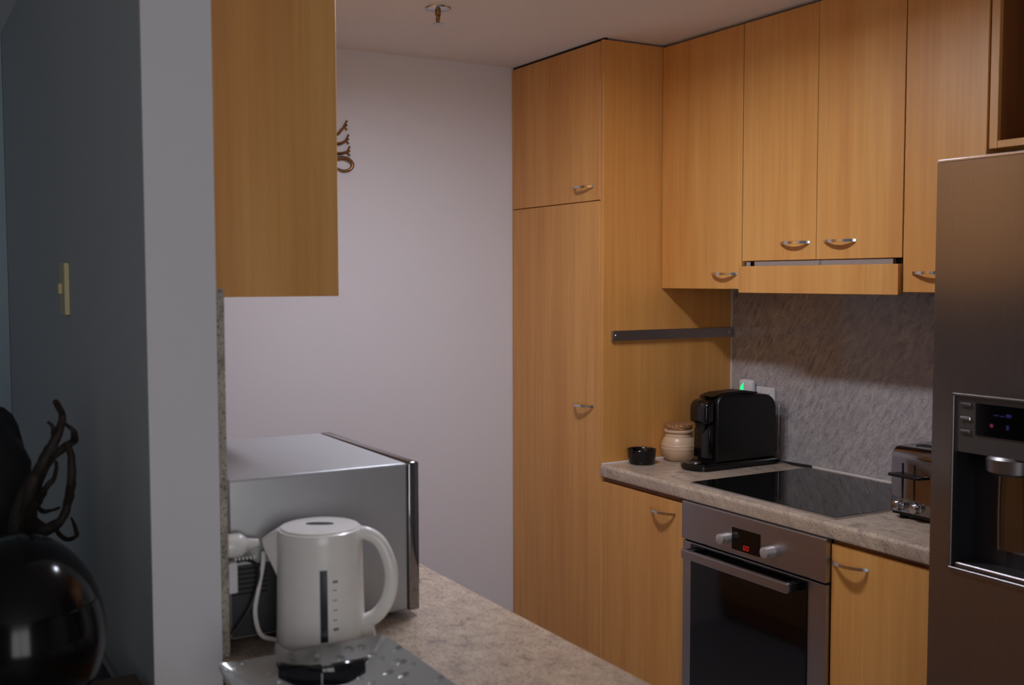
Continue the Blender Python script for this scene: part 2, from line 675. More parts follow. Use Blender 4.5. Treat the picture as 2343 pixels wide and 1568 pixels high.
wt = thing('worktop', (0.7, 0.3, 0.857), 'beige granite worktop with rounded front running from pantry to fridge', 'worktop')
obj('slab', prism(bmesh.new(), slab_profile(-0.010, YW + 0.012, 0.857, 0.9, -1), 0, 0.0015, 1.456), 'granite_top', wt, True)
sb = bmesh.new()
bx(sb, (0.0005, -0.004, 0.899), (0.005, YW - 0.006, 0.9045), 0.001, 1)
obj('sealant_bead', sb, 'sealant', wt)
sb = bmesh.new()
bx(sb, (0.0055, YW - 0.006, 0.899), (1.456, YW - 0.0005, 0.905), 0.001, 1)
obj('sealant_bead', sb, 'sealant', wt)

sp = thing('splashback', (0.7, YW, 0.9), 'polished speckled grey granite splashback behind the black cooktop', 'splashback')
obj('stone_panel', box((0.006, YW, 0.9055), (1.456, YW + 0.0155, 1.72)), 'granite_splash', sp)
obj('sealant_bead', box((0.0005, YW - 0.003, 0.9055), (0.0055, YW + 0.012, 1.514)), 'sealant', sp)

# cooktop
ck = thing('cooktop', (0.74, 0.3, 0.9), 'frameless black glass cooktop set into the granite worktop', 'cooktop')
obj('glass', box((0.440, 0.036, 0.9008), (1.040, 0.546, 0.9055), 0.001, 1), 'hob_glass', ck)
tb = bmesh.new()
bx(tb, (0.437, 0.033, 0.9003), (1.043, 0.0355, 0.9048))
bx(tb, (0.437, 0.5465, 0.9003), (1.043, 0.549, 0.9048))
bx(tb, (0.437, 0.0355, 0.9003), (0.4395, 0.5465, 0.9048))
bx(tb, (1.0405, 0.0355, 0.9003), (1.043, 0.5465, 0.9048))
obj('metal_edge', tb, 'satin_chrome', ck)

# ---------------------------------------------------------------- oven
ov = thing('oven', (0.76, 0.3, 0.10), 'built-in stainless steel oven with black glass door and red display', 'oven')
ob_ = bmesh.new()
bx(ob_, (0.4635, 0.004, 0.10), (1.0555, 0.56, 0.8565))
obj('body', ob_, 'black_matte', ov)
cp = obj('control_panel', box((0.4605, -0.020, 0.737), (1.0585, 0.0035, 0.8555), 0.0025, 2), 'brushed_steel', ov)
dsp = obj('display', box((0.694, -0.0222, 0.753), (0.812, -0.0195, 0.8185), 0.0005, 1), 'display_black', cp)


def seven(bm, x, z, w, h, y, segs, t=0.0016, slant=0.18):
    S = {'a': ((0, h), (w, h)), 'b': ((w, h), (w, h / 2)), 'c': ((w, h / 2), (w, 0)), 'd': ((0, 0), (w, 0)), 'e': ((0, h / 2), (0, 0)), 'f': ((0, h), (0, h / 2)), 'g': ((0, h / 2), (w, h / 2))}
    for s in segs:
        (ax, az), (bx_, bz) = S[s]
        x0, x1 = min(ax, bx_) - t / 2, max(ax, bx_) + t / 2
        z0, z1 = min(az, bz) - t / 2, max(az, bz) + t / 2
        r0, r1 = slant * z0, slant * z1
        prism(bm, [(x + x0 + r0, z + z0), (x + x1 + r0, z + z0), (x + x1 + r1, z + z1), (x + x0 + r1, z + z1)], 1, y - 0.0004, y)


sd = bmesh.new()
seven(sd, 0.744, 0.7605, 0.007, 0.012, -0.0223, 'abcdef')
seven(sd, 0.757, 0.7605, 0.007, 0.012, -0.0223, 'abcdef')
obj('red_digits', sd, 'led_red', ov)['label'] = 'glowing red digits'
for x in (0.676, 0.861):
    kb = lathe(bmesh.new(), [(0.0, 0.036), (0.0135, 0.036), (0.0155, 0.0345), (0.0155, 0.020), (0.0165, 0.0195), (0.0165, 0.0175), (0.0158, 0.017), (0.0165, 0.008), (0.0165, 0.0)], 40, (x, -0.020, 0.781), Matrix.Rotation(math.radians(90), 3, 'X'))
    obj('knob', kb, 'knob_satin', ov, True)['label'] = 'round satin steel control knob'
od = obj('oven_door', box((0.4615, -0.016, 0.20), (1.0575, 0.0025, 0.731), 0.002, 2), 'brushed_steel', ov)
obj('door_glass', box((0.505, -0.0205, 0.235), (0.992, -0.0165, 0.727), 0.001, 1), 'oven_glass', od)
hb = bmesh.new()
bx(hb, (0.520, -0.072, 0.693), (0.968, -0.056, 0.7205), 0.003, 2)
hd = obj('door_handle', hb, 'brushed_steel', od)
for x in (0.520, 0.944):
    obj('handle_bracket', box((x, -0.0555, 0.695), (x + 0.025, -0.0208, 0.7185), 0.002, 1), 'black_satin', od)
obj('lower_vent', box((0.4615, -0.010, 0.105), (1.0575, 0.0025, 0.194)), 'black_satin', ov)
obj('trim_gap', box((0.4625, -0.006, 0.7315), (1.0565, 0.003, 0.7365)), 'gap_dark', ov)

# ---------------------------------------------------------------- upper cabinets
YU = 0.256


def upper(loc_x, x0, x1, z0, label, doors, hz=None):
    t = thing('wall_cabinet', (loc_x, 0.42, z0), label, 'cabinet', 'beech wall cupboards over the cooktop')
    c = bmesh.new()
    bx(c, (x0, YU + 0.020, z0), (x0 + 0.016, YW + 0.0, 2.376))
    bx(c, (x1 - 0.016, YU + 0.020, z0), (x1, YW + 0.0, 2.376))
    bx(c, (x0 + 0.016, YU + 0.020, z0), (x1 - 0.016, YW, z0 + 0.016))
    bx(c, (x0 + 0.016, YU + 0.020, 2.36), (x1 - 0.016, YW, 2.376))
    bx(c, (x0 + 0.016, YW - 0.02, z0 + 0.016), (x1 - 0.016, YW - 0.002, 2.36))
    obj('body', c, 'beech', t)
    for (a0, a1, hx, hzz) in doors:
        dr = door(t, a0, a1, z0, 2.371, YU)
        if hx is not None:
            add_handle(dr, hx, YU, hzz)
    return t


upper(0.21, 0.003, 0.4185, 1.5165, 'single-door beech wall cupboard in the corner next to the tall pantry', [(0.003, 0.4175, 0.337, 1.5665)])
upper(0.74, 0.4215, 1.059, 1.6075, 'two-door beech wall cupboard directly above the range hood panel', [(0.4215, 0.7418, 0.6555, 1.6605), (0.7436, 1.059, 0.836, 1.6605)])
upper(1.19, 1.062, 1.3155, 1.512, 'narrow beech wall cupboard partly hidden behind the fridge', [(1.063, 1.3145, 1.156, 1.565)])

hd_ = thing('range_hood', (0.74, 0.4, 1.504), 'slide-out range hood with beech front panel above the cooktop', 'range hood')
obj('front_panel', box((0.4225, YU - 0.016, 1.5045), (1.0605, YU + 0.002, 1.5905), 0.0012, 1), 'beech', hd_)
obj('hood_body', box((0.440, YU + 0.034, 1.528), (1.045, YW - 0.002, 1.604)), 'hood_grey', hd_)
obj('glide_strip', box((0.474, YU + 0.005, 1.5910), (1.025, YU + 0.018, 1.6060)), 'glide_grey', hd_)
obj('clip', box((0.431, YU + 0.010, 1.5915), (0.450, YU + 0.03, 1.6045)), 'satin_chrome', hd_)
obj('clip', box((0.752, YU + 0.0005, 1.5915), (0.760, YU + 0.0045, 1.6050)), 'satin_chrome', hd_)
obj('slide_tray', box((0.440, YU + 0.004, 1.516), (1.045, YU + 0.033, 1.5265)), 'hood_grey', hd_)

# open niche above the fridge, inside faces coloured darker than the boards
nc = thing('open_shelf_cabinet', (1.8, 0.42, 1.875), 'open-fronted beech cabinet with dark interior above the fridge', 'cabinet')
obj('side_board', box((1.3215, YU - 0.0, 1.876), (1.345, YW, 2.374), 0.001, 1), 'beech', nc)
obj('side_board', box((2.357, YU - 0.0, 1.876), (2.380, YW, 2.374), 0.001, 1), 'beech', nc)
obj('bottom_board', box((1.3455, YU, 1.876), (2.3565, YW, 1.8945), 0.001, 1), 'beech', nc)
obj('top_board', box((1.3455, YU, 2.352), (2.3565, YW, 2.374), 0.001, 1), 'beech', nc)
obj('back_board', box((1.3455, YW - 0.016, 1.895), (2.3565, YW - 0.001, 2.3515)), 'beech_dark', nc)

obj('inner_dark_sheet', box((1.3456, YU + 0.012, 1.8950), (1.3480, YW - 0.017, 2.3515)), 'beech_dark', nc)  # thin sheet added to make the inner side darker
# magnetic knife bar on the pantry side
kb = thing('knife_bar', (0.0, 0.31, 1.333), 'long dark metal magnetic knife bar on the pantry side panel', 'knife rack')
obj('bar', box((0.0006, 0.034, 1.3335), (0.013, 0.586, 1.3695), 0.0012, 1), 'brushed_steel', kb)
for y in (0.048, 0.570):
    sb = lathe(bmesh.new(), [(0.0, 0.0022), (0.004, 0.0018), (0.0055, 0.0)], 20, (0.0132, y, 1.3515), Matrix.Rotation(math.radians(90), 3, 'Y'))
    obj('screw', sb, 'satin_chrome', kb, True)

# ---------------------------------------------------------------- fridge
YF = -0.12
fr = thing('fridge', (1.92, 0.24, 0.0), 'tall brushed stainless steel fridge with ice and water dispenser', 'fridge')
obj('body', box((1.470, -0.045, 0.02), (2.372, 0.575, 1.795), 0.004, 2), 'dark_steel', fr)
FX0, FX1 = 1.465, 1.862
# freezer door as ring round the dispenser opening
DX0, DX1, DZ0, DZ1 = 1.519, 1.790, 0.905, 1.295
fd = bmesh.new()
for lo, hi in (((FX0, YF, 0.06), (DX0, -0.05, 1.807)), ((DX1, YF, 0.06), (FX1, -0.05, 1.807)), ((DX0, YF, 0.06), (DX1, -0.05, DZ0)), ((DX0, YF, DZ1), (DX1, -0.05, 1.807))):
    bx(fd, lo, hi)
bmesh.ops.remove_doubles(fd, verts=fd.verts[:], dist=0.0001)
fdo = obj('freezer_door', fd, 'fridge_steel', fr)
obj('door_cap', box((FX0, YF + 0.0005, 1.8075), (FX1, -0.05, 1.8145), 0.002, 2), 'satin_chrome', fdo)
rdo = obj('fridge_door', box((1.868, YF, 0.06), (2.376, -0.05, 1.8145), 0.004, 2), 'fridge_steel', fr)
for x in (1.832, 1.898):
    hb = tube(bmesh.new(), [(x, YF - 0.001, 0.75), (x, YF - 0.045, 0.80), (x, YF - 0.05, 1.1), (x, YF - 0.045, 1.42), (x, YF - 0.001, 1.47)], 0.011, 12, 8)
    obj('door_handle', hb, 'satin_chrome', fr, True)
obj('foot_grille', box((1.475, -0.08, 0.012), (2.366, -0.046, 0.055)), 'black_satin', fr)
for x in (1.52, 2.32):
    for y in (0.0, 0.52):
        obj('foot', lathe(bmesh.new(), [(0.018, 0.0), (0.018, 0.0195)], 16, (x, y, 0.0)), 'black_matte', fr)
# dispenser
dp = thing_d = obj('dispenser', box((DX0 + 0.004, YF + 0.003, 1.166), (DX1 - 0.004, -0.052, DZ1 - 0.005), 0.001, 1), 'dispenser_grey', fr)
tb = bmesh.new()
bx(tb, (DX0, YF - 0.004, DZ0 - 0.004), (DX0 + 0.0055, YF + 0.02, DZ1), 0.001, 1)
bx(tb, (DX1 - 0.0055, YF - 0.004, DZ0 - 0.004), (DX1, YF + 0.02, DZ1), 0.001, 1)
bx(tb, (DX0, YF - 0.004, DZ1 - 0.0045), (DX1, YF + 0.02, DZ1 + 0.0012), 0.001, 1)
bx(tb, (DX0, YF - 0.005, DZ0 - 0.008), (DX1, YF + 0.03, DZ0 + 0.0015), 0.001, 1)
obj('bezel', tb, 'dark_steel', dp)
obj('screen', box((1.577, YF - 0.0003, 1.2085), (1.760, YF + 0.0028, 1.2785), 0.0004, 1), 'display_black', dp)
lb = bmesh.new()
for x, z, w, h in ((1.622, 1.2555, 0.012, 0.0022), (1.637, 1.2550, 0.010, 0.0022), (1.651, 1.2548, 0.0125, 0.007), (1.652, 1.228, 0.006, 0.010)):
    bx(lb, (x, YF - 0.0009, z), (x + w, YF - 0.0004, z + h))
obj('blue_digits', lb, 'led_blue', dp)
obj('indicator_light', lathe(bmesh.new(), [(0.0, 0.0006), (0.0042, 0.0006), (0.0042, 0.0)], 16, (1.617, YF - 0.0004, 1.2335), Matrix.Rotation(math.radians(90), 3, 'X')), 'led_pink', dp)
for z, mt in ((1.2725, 'dispenser_grey'), (1.2425, 'satin_chrome'), (1.213, 'dispenser_grey')):
    obj('button', box((1.5385, YF - 0.002, z - 0.0035), (1.5645, YF + 0.0028, z + 0.0035), 0.001, 1), mt, dp)
cv = bmesh.new()
cy1 = -0.0515
bx(cv, (DX0 + 0.006, YF + 0.004, DZ0 + 0.002), (DX0 + 0.009, cy1, 1.1655))
bx(cv, (DX1 - 0.009, YF + 0.004, DZ0 + 0.002), (DX1 - 0.006, cy1, 1.1655))
bx(cv, (DX0 + 0.009, cy1 - 0.003, DZ0 + 0.002), (DX1 - 0.009, cy1, 1.1655))
obj('cavity', cv, 'cavity_dark', dp)
obj('drip_tray', box((DX0 + 0.010, YF + 0.004, DZ0 + 0.002), (DX1 - 0.010, cy1 - 0.004, DZ0 + 0.012), 0.002, 1), 'dark_steel', dp)
ds = bmesh.new()
lathe(ds, [(0.0, 0.0), (0.040, 0.0), (0.050, 0.006), (0.052, 0.034), (0.046, 0.040), (0.0, 0.041)], 40, (1.640, YF + 0.034, 1.128), Matrix.Diagonal((1.0, 0.85, 1.0)))
obj('spout', ds, 'dark_steel', dp, True)
obj('ice_paddle', prism(bmesh.new(), [(-0.077, 1.125), (-0.070, 1.125), (-0.060, 0.955), (-0.0645, 0.952), (-0.0675, 0.955)], 0, 1.606, 1.664), 'clear_plastic', dp)
pd = bmesh.new()
tube(pd, [(1.612, YF + 0.040, 1.125), (1.606, YF + 0.047, 1.04), (1.604, YF + 0.052, 0.955)], 0.0035, 8, 4)
obj('paddle_edge', pd, 'satin_chrome', dp, True)

# ---------------------------------------------------------------- sockets on the splashback
so = thing('wall_socket', (0.19, YW, 1.11), 'white double wall socket half hidden by the black coffee machine', 'socket')
obj('plate', box((0.125, YW - 0.010, 1.085), (0.240, YW - 0.0005, 1.158), 0.003, 2), 'white_matte', so)
for x in (0.166, 0.215):
    obj('switch', box((x - 0.006, YW - 0.0125, 1.135), (x + 0.006, YW - 0.0102, 1.149), 0.001, 1), 'white_plastic', so)
pg = thing('plug_in_sensor', (0.115, YW - 0.04, 1.1), 'white plug-in gadget with a glowing green leaf light', 'night light')
obj('housing', box((0.084, YW - 0.042, 1.098), (0.1555, YW - 0.013, 1.182), 0.014, 4), 'white_matte', pg, True)
lf = [(0.0, -0.016), (0.007, -0.013), (0.0095, -0.005), (0.008, 0.003), (0.0085, 0.012), (0.010, 0.019), (0.003, 0.013), (-0.004, 0.006), (-0.0085, -0.002), (-0.0085, -0.010), (-0.005, -0.015)]
obj('leaf_light', prism(bmesh.new(), [(0.107 + x * 0.95, 1.152 + z) for x, z in lf], 1, YW - 0.0432, YW - 0.0421), 'led_green', pg)['label'] = 'glowing green leaf-shaped light'

# ---------------------------------------------------------------- coffee machine
cm = thing('coffee_machine', (0.25, 0.38, 0.9), 'glossy black capsule coffee machine beside the pottery jar', 'coffee machine')


def rounded_prism_x(pts, x0, x1, bev, seg=3):
    b = bmesh.new()
    prism(b, pts, 0, x0, x1)
    es = [e for e in b.edges if abs(e.verts[0].co.x - e.verts[1].co.x) < 1e-6]
    bmesh.ops.bevel(b, geom=es, offset=bev, segments=seg, affect='EDGES', profile=0.5)
    return b


def arc(cy_, cz_, r, a0, a1, n=7):
    return [(cy_ + r * math.cos(math.radians(a0 + (a1 - a0) * i / n)), cz_ + r * math.sin(math.radians(a0 + (a1 - a0) * i / n))) for i in range(n + 1)]


# body side profile in (y,z)
prof = [(0.262, 0.924), (0.532, 0.924)] + arc(0.482, 1.098, 0.050, 0, 90) + [(0.42, 1.150), (0.33, 1.156)] + arc(0.302, 1.116, 0.04, 90, 180)
obj('body', rounded_prism_x(prof, 0.192, 0.302, 0.008), 'black_satin', cm, True)
# brew head overhanging to the front
hp = [(0.262, 1.058), (0.262, 1.140)] + arc(0.252, 1.106, 0.032, 90, 180) + [(0.220, 1.075)] + arc(0.232, 1.068, 0.012, 180, 270, 4)
obj('brew_head', rounded_prism_x(list(reversed(hp)), 0.203, 0.291, 0.010), 'black_gloss', cm, True)
obj('spout', lathe(bmesh.new(), [(0.014, 0.0), (0.016, 0.006), (0.026, 0.022), (0.028, 0.036)], 28, (0.247, 0.244, 1.024)), 'black_satin', cm, True)
col = [(0.262, 0.93), (0.262, 1.058), (0.246, 1.058), (0.238, 1.03), (0.236, 0.94)]
obj('front_column', rounded_prism_x(col, 0.207, 0.287, 0.006), 'black_gloss', cm, True)
lv = [(0.255, 1.149), (0.30, 1.160), (0.40, 1.164), (0.46, 1.156), (0.462, 1.150), (0.40, 1.154), (0.30, 1.151)]
obj('lever', rounded_prism_x(list(reversed(lv)), 0.212, 0.282, 0.001, 1), 'black_satin', cm, True)
bs = bmesh.new()
pts = [(0.185, 0.540), (0.185, 0.235)] + [(0.247 + 0.066 * math.cos(math.radians(t)), 0.222 + 0.050 * math.sin(math.radians(t))) for t in range(180, 361, 15)] + [(0.312, 0.540)]
prism(bs, pts, 2, 0.9005, 0.9235)
es = [e for e in bs.edges if abs(e.verts[0].co.z - e.verts[1].co.z) < 1e-6]
bmesh.ops.bevel(bs, geom=es, offset=0.006, segments=3, affect='EDGES')
obj('base', bs, 'black_gloss', cm, True)
obj('drip_grid', lathe(bmesh.new(), [(0.0, 0.0025), (0.016, 0.0025), (0.017, 0.0)], 32, (0.249, 0.216, 0.9236)), 'dark_steel', cm, True)
obj('water_tank', box((0.205, 0.5335, 0.925), (0.312, 0.571, 1.118), 0.012, 3), 'clear_plastic', cm, True)
cd = tube(bmesh.new(), [(0.30, 0.548, 0.909), (0.335, 0.560, 0.906), (0.385, 0.571, 0.9045), (0.425, 0.574, 0.9045), (0.432, 0.566, 0.9045), (0.40, 0.560, 0.9045), (0.355, 0.556, 0.9045), (0.32, 0.566, 0.9045)], 0.0038, 8, 6)
obj('power_cord', cd, 'black_matte', cm, True)

# pottery jar with cork lid
jr = thing('pottery_jar', (0.070, 0.285, 0.9), 'round cream pottery jar with cork lid left of the coffee machine', 'jar')
JC = (0.0705, 0.285, 0.9005)
body = [(0.0, 0.0), (0.042, 0.0), (0.046, 0.004)]
for i in range(1, 15):
    t = i / 15
    r = 0.0455 + 0.0185 * math.sin(math.pi * min(1.0, t * 1.02)) ** 0.75
    r += 0.0009 * (1 if i % 2 else -1)
    body.append((r, 0.004 + 0.088 * t))
body += [(0.0495, 0.094), (0.0475, 0.098), (0.0480, 0.101), (0.0525, 0.1035), (0.0535, 0.107), (0.0525, 0.1105), (0.048, 0.112), (0.0, 0.112)]
obj('jar_body', lathe(bmesh.new(), body, 56, JC), 'pottery', jr, True)
obj('cork_lid', lathe(bmesh.new(), [(0.044, 0.1125), (0.0465, 0.1145), (0.048, 0.128), (0.0465, 0.131), (0.0, 0.132)], 44, JC), 'cork', jr, True)

# small black ramekin
rk = thing('ramekin', (0.058, 0.128, 0.9), 'small black ceramic dish in front of the pottery jar', 'bowl')
obj('bowl', lathe(bmesh.new(), [(0.0, 0.0), (0.041, 0.0), (0.045, 0.004), (0.0475, 0.014), (0.0505, 0.046), (0.0515, 0.050), (0.0505, 0.0515), (0.049, 0.050), (0.0465, 0.046), (0.043, 0.014), (0.038, 0.008), (0.0, 0.0075)], 48, (0.058, 0.128, 0.9005)), 'black_gloss', rk, True)

# ---------------------------------------------------------------- toaster
ts = thing('toaster', (1.20, 0.33, 0.9), 'chrome toaster with black levers squeezed in beside the fridge', 'toaster')
TX0, TX1, TY0, TY1 = 1.083, 1.352, 0.200, 0.455
tp = [(TY0, 0.918), (TY1, 0.918)] + arc(TY1 - 0.030, 1.064, 0.030, 0, 90) + arc(TY0 + 0.030, 1.064, 0.030, 90, 180)
obj('shell', rounded_prism_x(tp, TX0, TX1, 0.004, 2), 'toaster_chrome', ts, True)
fb = bmesh.new()
bx(fb, (TX0 + 0.004, TY0 + 0.004, 0.9095), (TX1 - 0.004, TY1 - 0.004, 0.9178))
for x in (TX0 + 0.03, TX1 - 0.03):
    for y in (TY0 + 0.02, TY1 - 0.02):
        lathe(fb, [(0.012, 0.0), (0.012, 0.009)], 14, (x, y, 0.9005))
obj('foot_base', fb, 'black_matte', ts)
for x in (1.122, 1.160, 1.275, 1.313):
    obj('lever_slot', box((x - 0.0022, TY0 - 0.0012, 0.955), (x + 0.0022, TY0 + 0.001, 1.052)), 'black_matte', ts)
for x in (1.141, 1.294):
    obj('lever', box((x - 0.050, TY0 - 0.024, 1.015), (x + 0.050, TY0 - 0.0015, 1.0235), 0.003, 2), 'black_satin', ts, True)
for x in (1.112, 1.170, 1.300):
    kb = lathe(bmesh.new(), [(0.0, 0.020), (0.010, 0.0195), (0.0125, 0.017), (0.0135, 0.004), (0.0165, 0.0)], 28, (x, TY0 - 0.0005, 0.936), Matrix.Rotation(math.radians(90), 3, 'X'))
    obj('knob', kb, 'satin_chrome', ts, True)
for y in (0.275, 0.375):
    obj('bread_slot', box((TX0 + 0.03, y - 0.014, 1.0925), (TX1 - 0.03, y + 0.014, 1.0955), 0.001, 1), 'black_matte', ts)

# ---------------------------------------------------------------- peninsula side
pc = thing('peninsula_counter', (0.8, -1.4, 0.86), 'beige granite counter under the microwave and kettle', 'worktop')
obj('slab', prism(bmesh.new(), slab_profile(-1.6805, -1.115, 0.858, 0.9, 1), 0, WX + 0.002, 2.25), 'granite_top', pc, True)
ps = thing('granite_upstand', (0.3, -1.66, 0.9), 'thin speckled granite splashback slab on the pillar wall, seen edge on', 'splashback')
obj('stone_panel', box((WX + 0.002, -1.6815, 0.9005), (1.26, -1.6685, 1.535), 0.0008, 1), 'granite_edge', ps)

pbz = thing('peninsula_cabinet', (0.8, -1.4, 0.0), 'beech base cupboards under the peninsula counter', 'cabinet')
cb = bmesh.new()
bx(cb, (WX + 0.004, -1.664, 0.1), (2.21, -1.15, 0.8575))
obj('body', cb, 'beech', pbz)
obj('plinth', box((WX + 0.004, -1.64, 0.0), (2.19, -1.19, 0.0995)), 'beech', pbz)
for i in range(5):
    w = (2.21 - WX - 0.004) / 5
    x0 = WX + 0.004 + i * w
    dr = obj('door', box((x0 + 0.0015, -1.1495, 0.102), (x0 + w - 0.0015, -1.1315, 0.844), 0.0012, 1), 'beech', pbz, origin=(x0 + w / 2, -1.1315, 0.102))
    add_handle(dr, x0 + w - 0.10, -1.1315, 0.80, math.pi)

uc = thing('wall_cabinet', (0.2, -1.5, 1.515), 'beech wall cupboard beside the pale pillar, above the microwave', 'cabinet')
cb = bmesh.new()
bx(cb, (WX + 0.004, -1.653, 1.5155), (0.9315, -1.362, 2.374))
obj('body', cb, 'beech', uc)
obj('end_panel', box((0.932, -1.6535, 1.5155), (0.950, -1.3426, 2.374), 0.001, 1), 'beech', uc)
for i in range(3):
    w = (0.9315 - WX - 0.004) / 3
    x0 = WX + 0.004 + i * w
    dr = obj('door', box((x0 + 0.0015, -1.3615, 1.5155), (x0 + w - 0.0015, -1.3435, 2.374), 0.0012, 1), 'beech', uc, origin=(x0 + w / 2, -1.3435, 1.5155))
    add_handle(dr, x0 + w - 0.09, -1.3435, 1.56, math.pi)

# microwave, side towards the camera, door facing the aisle
mw = thing('microwave', (0.98, -1.46, 0.9), 'large silver microwave oven standing behind the white kettle', 'microwave')
MX0, MX1, MY0, MY1, MZ0, MZ1 = 0.740, 1.214, -1.655, -1.288, 0.912, 1.199
obj('casing', box((MX0, MY0, MZ0), (MX1, MY1 - 0.022, MZ1), 0.006, 3), 'microwave_side', mw, True)
fr_ = bmesh.new()
bx(fr_, (MX0 - 0.001, MY1 - 0.0215, MZ0 - 0.001), (MX1 + 0.001, MY1 + 0.002, MZ1 + 0.001), 0.004, 3)
obj('front_frame', fr_, 'toaster_chrome', mw, True)
obj('door_glass', box((MX0 + 0.13, MY1 + 0.0022, MZ0 + 0.02), (MX1 - 0.02, MY1 + 0.005, MZ1 - 0.02), 0.001, 1), 'black_gloss', mw)
obj('control_strip', box((MX0 + 0.012, MY1 + 0.0022, MZ0 + 0.02), (MX0 + 0.12, MY1 + 0.005, MZ1 - 0.02), 0.001, 1), 'black_satin', mw)
vp = obj('vent_panel', box((MX1 + 0.0002, -1.652, 0.9165), (MX1 + 0.0012, -1.570, 1.045)), 'vent_black', mw)
for i in range(6):
    z = 0.992 + i * 0.0088
    obj('vent_slot', box((MX1 + 0.0013, -1.652, z), (MX1 + 0.0028, -1.588, z + 0.0035)), 'black_matte', mw)
for x in (MX0 + 0.05, MX1 - 0.05):
    for y in (MY0 + 0.04, MY1 - 0.05):
        obj('foot', lathe(bmesh.new(), [(0.013, 0.0), (0.015, 0.0113)], 16, (x, y, 0.9004)), 'black_matte', mw)

# kettle
KC = Vector((1.312, -1.523, 0.9))
kt = thing('kettle', KC, 'white plastic electric kettle with dark water gauge in front of the microwave', 'kettle')
RX = Vector((CR.x, CR.y, 0)).normalized()        # direction of the handle
TF = Vector((RX.y, -RX.x, 0))                    # towards the gauge side
KM = Matrix((RX, -TF, Vector((0, 0, 1)))).transposed()
kprof = [(0.0, 0.022), (0.0735, 0.022), (0.0760, 0.027), (0.0762, 0.04), (0.0745, 0.12), (0.0728, 0.203), (0.0725, 0.214), (0.0712, 0.2185), (0.068, 0.2205)]
obj('jug', lathe(bmesh.new(), kprof, 64, KC), 'white_plastic', kt, True)
lid = lathe(bmesh.new(), [(0.0675, 0.2208), (0.067, 0.2225), (0.062, 0.2240), (0.03, 0.2255), (0.0, 0.226)], 56, KC)
ld = obj('lid', lid, 'white_plastic', kt, True)
lg = bmesh.new()
lathe(lg, [(0.0, 0.2267), (0.0185, 0.2265), (0.0195, 0.2250)], 32, (0, 0, 0), Matrix.Diagonal((1.3, 0.5, 1.0)))
bmesh.ops.transform(lg, matrix=Matrix.Translation(KC) @ KM.to_4x4(), verts=lg.verts[:])
obj('lid_grip', lg, 'gauge_dark', ld, True)


def kpt(r, t, z):
    """kettle frame: r along the handle side, t towards the gauge side"""
    return KC + RX * r + TF * t + Vector((0, 0, z))


hp = [kpt(0.060, 0, 0.209), kpt(0.082, 0, 0.2085), kpt(0.104, 0, 0.194), kpt(0.119, 0, 0.163), kpt(0.124, 0, 0.128), kpt(0.117, 0, 0.092), kpt(0.100, 0, 0.066), kpt(0.080, 0, 0.054), kpt(0.070, 0, 0.050)]
obj('handle', tube(bmesh.new(), hp, [0.012, 0.0115, 0.0112, 0.0115, 0.012, 0.012, 0.0125, 0.013, 0.013], 16, 6, (1.0, 1.0)), 'white_plastic', kt, True)
sb = bmesh.new()
# spout: triangular lip on the side away from the handle
for (r0, hw, z) in ():
    pass
spv = []
for (rt, hw, z) in ((-0.102, 0.004, 0.196), (-0.099, 0.005, 0.202), (-0.068, 0.024, 0.2205), (-0.068, 0.021, 0.128), (-0.095, 0.005, 0.183)):
    spv.append((sb.verts.new(kpt(rt, hw, z)), sb.verts.new(kpt(rt, -hw, z))))
order = [0, 1, 2, 3, 4]
for i in range(5):
    a_, b_ = spv[order[i]], spv[order[(i + 1) % 5]]
    sb.faces.new((a_[0], b_[0], b_[1], a_[1]))
sb.faces.new([spv[i][0] for i in order])
sb.faces.new([spv[i][1] for i in reversed(order)])
bmesh.ops.recalc_face_normals(sb, faces=sb.faces[:])
bmesh.ops.bevel(sb, geom=sb.edges[:], offset=0.0025, segments=2, affect='EDGES')
obj('spout', sb, 'white_plastic', kt, True)


def kettle_strip(a0, a1, z0, z1, lift, nz=8, na=4):
    """curved patch on the jug surface; angles measured from the gauge direction"""
    b = bmesh.new()
    def rad(z):
        ps_ = [(z_, r_) for r_, z_ in kprof[2:]]
        for (za, ra), (zb, rb) in zip(ps_, ps_[1:]):
            if za <= z <= zb:
                return ra + (rb - ra) * (z - za) / (zb - za)
        return ps_[-1][1]
    g0, g1 = [], []
    for i in range(nz + 1):
        z = z0 + (z1 - z0) * i / nz
        row0, row1 = [], []
        for k in range(na + 1):
            t = math.radians(a0 + (a1 - a0) * k / na)
            r = rad(z)
            row0.append(b.verts.new(kpt((r + lift) * math.sin(t), (r + lift) * math.cos(t), z)))
            row1.append(b.verts.new(kpt((r - 0.001) * math.sin(t), (r - 0.001) * math.cos(t), z)))
        g0.append(row0)
        g1.append(row1)
    for i in range(nz):
        for k in range(na):
            b.faces.new((g0[i][k], g0[i][k + 1], g0[i + 1][k + 1], g0[i + 1][k]))
            b.faces.new((g1[i][k], g1[i + 1][k], g1[i + 1][k + 1], g1[i][k + 1]))
        b.faces.new((g0[i][0], g0[i + 1][0], g1[i + 1][0], g1[i][0]))
        b.faces.new((g0[i][na], g1[i][na], g1[i + 1][na], g0[i + 1][na]))
    for k in range(na):
        b.faces.new((g0[0][k], g1[0][k], g1[0][k + 1], g0[0][k + 1]))
        b.faces.new((g0[nz][k], g0[nz][k + 1], g1[nz][k + 1], g1[nz][k]))
    bmesh.ops.recalc_face_normals(b, faces=b.faces[:])
    return b


